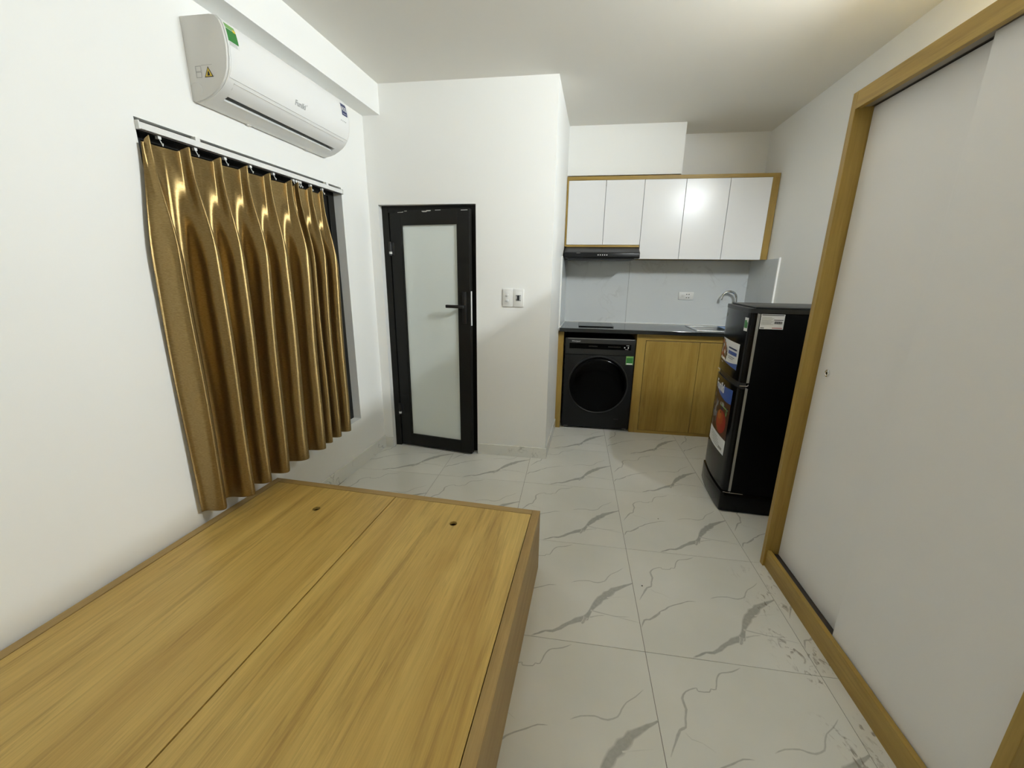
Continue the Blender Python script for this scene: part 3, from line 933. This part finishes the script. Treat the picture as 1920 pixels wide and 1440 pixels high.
B().box(HX0 + 0.045, HX1 - 0.055, 1.785, 2.08, 1.490, 1.494).build('filter', 'hood', hd_)

# ------------------------------------------------------------------ worktop, sink, tap, hob, socket
CZ0, CZ1, CF = 0.893, 0.925, 1.628
sx0, sx1, sy0, sy1 = 0.705, 1.06, 1.70, 2.05
wt = thing('worktop', 'polished black granite kitchen worktop over the washing machine', 'worktop')
g = B()
xa, xb_ = xside(CF) + 0.012, xr(1.9) - 0.013
g.box(xside(1.9) + 0.014, sx0, CF, 2.168, CZ0, CZ1, 0.0015).box(sx1, xb_, CF, 2.168, CZ0, CZ1, 0.0015)
g.box(sx0, sx1, CF, sy0, CZ0, CZ1, 0.0015).box(sx0, sx1, sy1, 2.168, CZ0, CZ1, 0.0015)
g.prism([(xa, CF), (xside(1.9) + 0.016, CF), (xside(1.9) + 0.016, 2.16), (xside(2.16) + 0.012, 2.16)], CZ0 + 0.0005, CZ1 - 0.0003)
g.build('slab', 'granite', wt)
B().box(xside(2.168) + 0.011, xr(2.168) - 0.012, 2.160, 2.169, CZ1 - 0.0005, CZ1 + 0.006, 0.002).build('caulk_line', 'caulk', wall_back)
B().prism([(xside(CF) + 0.010, CF + 0.02), (xside(2.16) + 0.010, 2.16), (xside(2.16) + 0.017, 2.16), (xside(CF) + 0.016, CF + 0.02)], CZ1 - 0.0005, CZ1 + 0.005).build('caulk_line', 'caulk', wall_part)

sk_ = thing('sink', 'stainless steel kitchen sink with blue protective film on one corner', 'sink', (0, 0, 0))
s = B()
rw = 0.022
s.box(sx0 - 0.012, sx0 + rw, sy0 - 0.012, sy1 + 0.012, CZ1, CZ1 + 0.006, 0.0015).box(sx1 - rw, sx1 + 0.012, sy0 - 0.012, sy1 + 0.012, CZ1, CZ1 + 0.006, 0.0015)
s.box(sx0 + rw, sx1 - rw, sy0 - 0.012, sy0 + rw, CZ1, CZ1 + 0.006, 0.0015).box(sx0 + rw, sx1 - rw, sy1 - rw, sy1 + 0.012, CZ1, CZ1 + 0.006, 0.0015)
s.build('rim', 'steel', sk_)
bz = 0.76
bs = B()
a0, a1, b0, b1 = sx0 + 0.018, sx1 - 0.018, sy0 + 0.018, sy1 - 0.018
i0, i1, j0, j1 = a0 + 0.02, a1 - 0.02, b0 + 0.02, b1 - 0.02
T_ = [(a0, b0, CZ1 + .001), (a1, b0, CZ1 + .001), (a1, b1, CZ1 + .001), (a0, b1, CZ1 + .001)]
Bq = [(i0, j0, bz), (i1, j0, bz), (i1, j1, bz), (i0, j1, bz)]
for k in range(4):
    j = (k + 1) % 4
    bs.poly([T_[k], T_[j], Bq[j], Bq[k]])
bs.poly(Bq)
bs.build('basin', 'steel', sk_)
B().lathe([(0.0, 0.002), (0.03, 0.002), (0.042, 0.004), (0.045, 0.0)], ((a0 + a1) / 2, (b0 + b1) / 2, bz), 'z', 24).build('drain', 'chrome', sk_)
fl = B().box(0.965, sx1 + 0.014, sy0 - 0.014, sy1 + 0.014, CZ1 + 0.0061, CZ1 + 0.0070)
fl.build('protective_film', 'film', sk_)

tp = thing('tap', 'chrome gooseneck kitchen tap behind the sink', 'tap', (1.112, 2.108, CZ1))
path = [(0, 0, 0.0), (0, 0, 0.22), (-0.001, 0, 0.252)]
R_ = 0.062
for k in range(1, 15):
    a = math.pi * k / 16 * 1.02
    path.append((-R_ + R_ * math.cos(a), 0, 0.252 + R_ * math.sin(a)))
path.append((-0.1255, 0, 0.248))
B().tube(path, 0.0105, 16).build('spout', 'chrome', tp, 60)
B().lathe([(0.0, 0), (0.026, 0), (0.026, 0.006), (0.018, 0.012), (0.016, 0.05), (0.0125, 0.06), (0.0125, 0.066)], (0, 0, 0), 'z', 24).build('base', 'chrome', tp, 40)
B().tube([(0.014, 0, 0.035), (0.034, 0, 0.038), (0.06, 0, 0.055)], [0.008, 0.007, 0.005], 12).build('lever', 'chrome', tp, 60)
B().cyl((-0.1262, 0, 0.244), 0.0112, 0.012, 'z', 16).build('nozzle', 'chrome', tp, 40)

hb = thing('induction_hob', 'flat black glass hob lying on the worktop under the range hood', 'hob', (-0.125, 1.90, CZ1))
B().box(-0.152, 0.150, -0.145, 0.155, 0.004, 0.0085, 0.001).build('glass_top', 'glass_dark', hb)
B().box(-0.140, 0.138, -0.135, 0.145, 0.0, 0.004).build('base', 'black', hb)

oc = thing('power_socket', 'white double power socket on the kitchen backsplash', 'socket', (0.693, 2.168, 1.191))
B().box(-0.066, 0.066, -0.010, 0.001, -0.034, 0.034, 0.003).build('plate', 'plastic', oc, 40)
B().box(-0.040, -0.018, -0.0115, -0.009, -0.012, 0.012, 0.001).build('switch', 'plastic3', oc, 40)
for x in (0.004, 0.024):
    for z in (0.015, -0.015):
        B().cyl((x, -0.0102, z), 0.0046, 0.0016, 'y', 12).build('pin_hole', 'ink', oc)

# ------------------------------------------------------------------ base cabinet
BF = 1.680
bc = thing('base_cabinet', 'oak kitchen base cabinet with two doors under the worktop', 'cabinet', (0, BF, 0))
xs = xside(BF) + 0.010
B().prism([(xside(BF) + 0.0005, 0.0), (xs + 0.038, 0.0), (xs + 0.038, 0.48), (xside(BF + 0.48) + 0.0005, 0.48)], 0.0, CZ0, 'z').build('side_panel', 'oak_z', bc)
B().box(0.218, 0.240, 0.018, 0.48, 0.0, CZ0, 0.001).build('side_panel', 'oak_z', bc)
B().box(0.218, 0.292, 0.0, 0.018, 0.0, CZ0, 0.001).build('stile', 'oak_z', bc)
B().box(0.292, 1.185, 0.0, 0.018, 0.836, CZ0, 0.001).build('top_rail', 'oak_x', bc)
B().box(0.292, 1.185, 0.0, 0.018, 0.0, 0.026, 0.001).build('bottom_rail', 'oak_x', bc)
B().box(0.240, 1.185, 0.018, 0.47, 0.03, 0.046).build('bottom_board', 'oak_x', bc)
B().box(1.172, 1.190, 0.018, 0.48, 0.0, CZ0).build('side_panel', 'oak_z', bc)
for x0, x1 in ((0.295, 0.7275), (0.7305, 1.165)):
    B().box(x0, x1, -0.004, 0.014, 0.029, 0.832, 0.0012).build('door', 'oak_z', bc)

# ------------------------------------------------------------------ washing machine
wm = thing('washing_machine', 'dark grey front load washing machine under the worktop', 'washing machine', (-0.0865, 1.692, 0))
W2 = 0.2985
B().box(-W2, W2, 0.006, 0.46, 0.012, 0.836, 0.006).build('body', 'washer', wm, 40)
B().box(-W2, W2, 0.0, 0.02, 0.016, 0.688, 0.004).build('front_panel', 'washer', wm, 40)
cpn = B().box(-W2, W2, -0.002, 0.03, 0.692, 0.836, 0.005).build('control_panel', 'washer_top', wm, 40)
B().box(-0.262, 0.262, -0.0032, -0.001, 0.742, 0.790, 0.001).build('display', 'glass_dark', wm)
B().box(-W2 + 0.02, W2 - 0.012, -0.0035, -0.001, 0.828, 0.833, 0.001).build('trim_line', 'strip', wm)
cz_ = 0.422
B().lathe([(0.262, 0.002), (0.262, -0.010), (0.256, -0.016), (0.249, -0.012), (0.247, -0.006)], (0.003, 0, cz_), 'y', 64).build('door_ring', 'washer_top', wm, 40)
B().lathe([(0.249, -0.004), (0.246, -0.018), (0.236, -0.027), (0.215, -0.032), (0.12, -0.035), (0.0, -0.036)], (0.003, 0, cz_), 'y', 64).build('door_glass', 'glass_dark', wm, 40)
el = B().box(0.229, 0.291, -0.0012, 0.001, 0.615, 0.690).build('energy_label', 'green_l', wm)
B().box(0.233, 0.287, -0.0018, -0.001, 0.630, 0.676).build('green_field', 'green', el)
B().box(0.236, 0.284, -0.0018, -0.001, 0.618, 0.628).build('text_block', 'paper', el)
text('Whirlpool', 0.0175, 'brand_lettering', 'paper', wm, lambda x, y: (-0.206 + x, -0.0034, 0.802 + y))
for (x0, x1, z0, z1) in ((0.205, 0.214, 0.760, 0.768), (0.236, 0.243, 0.758, 0.770), (0.222, 0.246, 0.780, 0.7825), (0.214, 0.240, 0.748, 0.750)):
    B().box(x0, x1, -0.0042, -0.003, z0, z1).build('display_mark', 'light_dot', wm)
for k in range(16):
    x = -0.095 + k * 0.011 if k < 7 else 0.07 + (k - 7) * 0.012
    B().box(x, x + 0.007, -0.004, -0.003, 0.762, 0.771).build('program_mark', 'washer_top', wm)
B().box(0.165, 0.205, -0.002, 0.001, 0.104, 0.114, 0.001).build('filter_flap', 'black', wm)
for x in (-0.26, 0.26):
    for y in (0.05, 0.41):
        B().cyl((x, y, 0.008), 0.020, 0.016, 'z', 16).build('foot', 'black', wm)
for x in (-0.262, 0.262):
    B().box(x - 0.018, x + 0.018, -0.001, 0.01, 0.018, 0.022).build('foot_trim', 'strip', wm)

# ------------------------------------------------------------------ refrigerator
fr = thing('refrigerator', 'small black two door refrigerator with poster stickers on its doors', 'refrigerator', (0.59, 0.459, 0), math.radians(-4.0))
FW, FD, FH = 0.445, 0.545, 1.20
def bulge(wv):
    q = (wv / FW) * 2 - 1
    return 0.010 - 0.015 * (1 - q * q) if abs(q) <= 1 else 0.010
def door_prof(off=0.0, back=0.040, r=0.010):
    out = []
    n = 14
    for k in range(n + 1):
        wv = r + (FW - 2 * r) * k / n
        out.append((bulge(wv) + off, wv))
    out = [(0.022, 0.0), (0.013 + off, 0.003)] + out + [(0.013 + off, FW - 0.003), (0.022, FW)]
    out += [(back, FW), (back, 0.0)]
    return out
B().box(0.052, FD, 0.002, FW - 0.002, 0.06, FH - 0.022, 0.004).build('cabinet', 'fridge_side', fr, 40)
up = B().prism(door_prof(), 0.797, FH - 0.022).build('freezer_door', 'gloss', fr, 50)
lo = B().prism(door_prof(), 0.138, 0.762).build('fridge_door', 'gloss', fr, 50)
# scooped handle recess between the doors
rec = [(d + 0.008 if d < 0.03 else d, wv) for d, wv in door_prof()]
B().prism(rec, 0.762, 0.797).build('handle_recess', 'black', fr, 50)
B().box(0.0400, 0.0535, -0.0004, FW, 0.797, 1.174).build('door_gasket', 'strip', fr)
B().box(0.0400, 0.0535, -0.0004, FW, 0.136, 0.764).build('door_gasket', 'strip', fr)
B().prism([(p[0] - 0.002 if p[0] < 0.03 else FD, p[1]) for p in door_prof()], FH - 0.022, FH, 'z').build('top_cap', 'fridge_top', fr, 40)
B().box(0.03, FD - 0.01, 0.012, FW - 0.012, FH, FH + 0.010, 0.004).build('lid', 'fridge_top', fr, 40)
pl = [(d - 0.004 if d < 0.03 else FD - 0.01, -0.003 + wv * (FW + 0.014) / FW) for d, wv in door_prof(-0.002)]
B().prism(pl, 0.006, 0.124, bev=0.002).build('plinth', 'gloss', fr, 40)
for x in (0.06, FD - 0.06):
    for y in (0.04, FW - 0.04):
        B().cyl((x, y, 0.004), 0.016, 0.010, 'z', 14).build('foot', 'black', fr)
B().tube([(0.008, -0.002, 0.7795), (0.045, -0.003, 0.7795), (0.050, -0.003, 0.783), (0.050, -0.003, 0.790)], 0.0022, 8).build('hinge', 'chrome', fr, 60)
B().tube([(-0.004, FW - 0.10, 0.790), (0.000, FW - 0.03, 0.792)], 0.003, 8).build('handle_trim', 'chrome', fr, 60)
B().tube([(0.013, 0.004, 0.1265), (0.05, -0.001, 0.1255), (0.12, -0.001, 0.1245)], 0.0018, 8).build('plinth_trim', 'chrome', fr, 60)
def fpatch(w0, w1, zf0, zf1, off, n=10):
    """sheet on the curved door front between w0 (left as seen) and w1; heights are functions of 0..1"""
    b_ = B()
    for k in range(n):
        fa, fb = k / n, (k + 1) / n
        wa, wb = w0 + (w1 - w0) * fa, w0 + (w1 - w0) * fb
        b_.poly([(bulge(wa) - off, wa, zf0(fa)), (bulge(wb) - off, wb, zf0(fb)), (bulge(wb) - off, wb, zf1(fb)), (bulge(wa) - off, wa, zf1(fa))])
    return b_
def fell(wc_, zc, rw_, rz_, off, n=28, tilt=0.0):
    b_ = B()
    ps = []
    for k in range(n):
        a = 2 * math.pi * k / n
        u, v = rw_ * math.cos(a), rz_ * math.sin(a)
        wv, zv = wc_ + u * math.cos(tilt) - v * math.sin(tilt), zc + u * math.sin(tilt) + v * math.cos(tilt)
        ps.append((bulge(wv) - off, wv, zv))
    c = (bulge(wc_) - off, wc_, zc)
    for k in range(n):
        b_.poly([c, ps[k], ps[(k + 1) % n]])
    return b_
def ftext(s, size, w0, z0, m, parent, off, align='LEFT', name='lettering'):
    return text(s, size, name, m, parent, lambda x, y: (bulge(w0 - x) - off, w0 - x, z0 + y), align=align, bold=0.03)
k_ = lambda v: (lambda f: v)
# poster on the freezer door
p1 = fpatch(0.395, 0.072, lambda f: 0.868 - 0.018 * f, k_(0.998), 0.0012).build('freezer_poster', 'paper', fr)
fpatch(0.395, 0.072, lambda f: 0.868 - 0.018 * f, lambda f: 0.869 - 0.018 * f + 0.034 * f * f, 0.0018).build('blue_wave', 'blue', p1)
rp = random.Random(2)
for k in range(60):
    wv = rp.uniform(0.26, 0.388); zv = rp.uniform(0.885, 0.985)
    if zv > 0.935 + (wv - 0.26) * 0.45 or zv < 0.880 : continue
    fell(wv, zv, rp.uniform(0.008, 0.02), rp.uniform(0.006, 0.014), 0.0017 + 0.00003 * k, 12, rp.uniform(0, 3)).build('food_print', rp.choice(['brown', 'red', 'orange', 'brown', 'strip']), p1)
fpatch(0.235, 0.10, k_(0.953), k_(0.962), 0.0018).build('text_line', 'navy', p1)
fpatch(0.235, 0.095, k_(0.922), k_(0.942), 0.0018).build('text_line', 'blue', p1)
fpatch(0.225, 0.12, k_(0.905), k_(0.910), 0.0018).build('text_line', 'grey_line', p1)
fpatch(0.225, 0.14, k_(0.896), k_(0.900), 0.0018).build('text_line', 'grey_line', p1)
# energy label and round mark
en = fpatch(0.060, 0.018, k_(1.078), k_(1.150), 0.0012, 4).build('energy_label', 'paper', fr)
fpatch(0.057, 0.021, k_(1.094), k_(1.136), 0.0018, 4).build('green_field', 'green', en)
fpatch(0.032, 0.021, k_(1.126), k_(1.140), 0.0022, 2).build('star_field', 'paper', en)
fell(0.408, 1.136, 0.013, 0.011, 0.0012).build('round_mark', 'strip', fr)
# poster on the lower door
p2 = fpatch(0.392, 0.066, k_(0.420), lambda f: 0.708 + 0.024 * f, 0.0012).build('fridge_poster', 'brown', fr)
fpatch(0.392, 0.066, lambda f: 0.690 - 0.045 * f - 0.02 * math.sin(math.pi * f), lambda f: 0.708 + 0.024 * f, 0.0018).build('blue_band', 'blue', p2)
ftext('Funiki', 0.078, 0.385, 0.680, 'paper', p2, 0.0026, name='brand_lettering')
fell(0.185, 0.505, 0.088, 0.072, 0.0018).build('apple_print', 'red', p2)
fell(0.205, 0.525, 0.058, 0.046, 0.0024).build('apple_blush', 'brick', p2)
fell(0.215, 0.538, 0.032, 0.026, 0.0030).build('apple_blush', 'orange', p2)
fell(0.200, 0.560, 0.012, 0.006, 0.0034).build('apple_hollow', 'brown', p2)
fpatch(0.24, 0.09, lambda f: 0.600 - 0.004 * f, lambda f: 0.608 - 0.004 * f, 0.0024).build('twig_print', 'green_l', p2)
fpatch(0.118, 0.104, k_(0.56), k_(0.600), 0.0024, 2).build('twig_print', 'green_l', p2)
for k in range(60):
    wv = rp.uniform(0.085, 0.385); zv = rp.uniform(0.44, 0.63)
    if abs(wv - 0.185) < 0.10 and abs(zv - 0.505) < 0.08: continue
    fell(wv, zv, rp.uniform(0.006, 0.014), rp.uniform(0.008, 0.02), 0.0019 + 0.00002 * k, 10, rp.uniform(-0.4, 0.4)).build('droplet_print', rp.choice(['strip', 'brown', 'grey_line', 'navy', 'strip']), p2)
pw = fpatch(0.398, 0.066, lambda f: 0.324 + 0.004 * f, k_(0.420), 0.0012).build('info_strip', 'paper', fr)
for k in range(5):
    fpatch(0.35 - 0.02 * k, 0.20 - 0.02 * k, k_(0.395 - 0.013 * k), k_(0.398 - 0.013 * k), 0.0018, 3).build('text_line', 'strip', pw)
fpatch(0.16, 0.10, k_(0.345), k_(0.36), 0.0018, 2).build('text_line', 'strip', pw)
fpatch(0.37, 0.325, k_(0.848), k_(0.853), 0.0012, 2).build('brand_mark', 'strip', fr)
# specification label on the side
def spatch(d0, d1, z0, z1, off):
    return B().poly([(d0, 0.002 - off, z0), (d1, 0.002 - off, z0), (d1, 0.002 - off, z1), (d0, 0.002 - off, z1)])
sl = spatch(0.058, 0.171, 1.096, 1.174, 0.0008).build('specification_label', 'paper', fr)
spatch(0.062, 0.167, 1.1675, 1.1715, 0.0014).build('heading', 'ink', sl)
for k in range(8):
    spatch(0.063, 0.110 + 0.006 * ((k * 5) % 3), 1.158 - 0.0055 * k, 1.1595 - 0.0055 * k, 0.0014).build('text_line', 'strip', sl)
spatch(0.122, 0.166, 1.1435, 1.1465, 0.0014).build('text_line', 'ink', sl)
for k in range(14):
    spatch(0.125 + 0.0028 * k, 0.1262 + 0.0028 * k + 0.0006 * (k % 3), 1.124, 1.138, 0.0014).build('barcode_bar', 'ink', sl)
spatch(0.118, 0.166, 1.101, 1.1045, 0.0014).build('text_line', 'red_ink', sl)
spatch(0.062, 0.080, 1.100, 1.1035, 0.0014).build('text_line', 'ink', sl)

# ------------------------------------------------------------------ specks on the floor
for (x, y, r, l) in ((0.041, -0.257, 0.0034, 'tiny black crumb on the floor tiles beside the bed'), (0.217, 0.305, 0.003, 'tiny black crumb on the floor tiles near the refrigerator')):
    t = bmesh.new()
    bmesh.ops.create_icosphere(t, subdivisions=1, radius=r)
    for v in t.verts:
        v.co.z = v.co.z * 0.7 + r * 0.6
    b_ = B(); b_.add(t)
    o = b_.build('crumb', 'ink', None, 60, label=l, category='crumb')
    o.location = (x, y, 0)

# ------------------------------------------------------------------ tube light on the right wall, above the wardrobe
tl = thing('tube_light_offscreen', 'white tube lamp on the wall above the wardrobe', 'lamp', (xr(-0.34), -0.345, 2.335), -0.0137)
B().box(-0.030, 0.0, -0.32, 0.32, -0.018, 0.018, 0.002).build('batten', 'plastic', tl)
B().cyl((-0.052, 0, 0), 0.014, 0.60, 'y', 20).build('tube_offscreen', 'tube', tl, 40)
B().box(-0.098, 0.0, -0.32, 0.32, 0.018, 0.021, 0.001).build('hood', 'plastic', tl)  # made-up lip, added over the tube to keep light off the ceiling
for y in (-0.308, 0.308):
    B().box(-0.067, -0.002, y - 0.010, y + 0.010, -0.017, 0.017, 0.002).build('end_holder', 'plastic', tl)
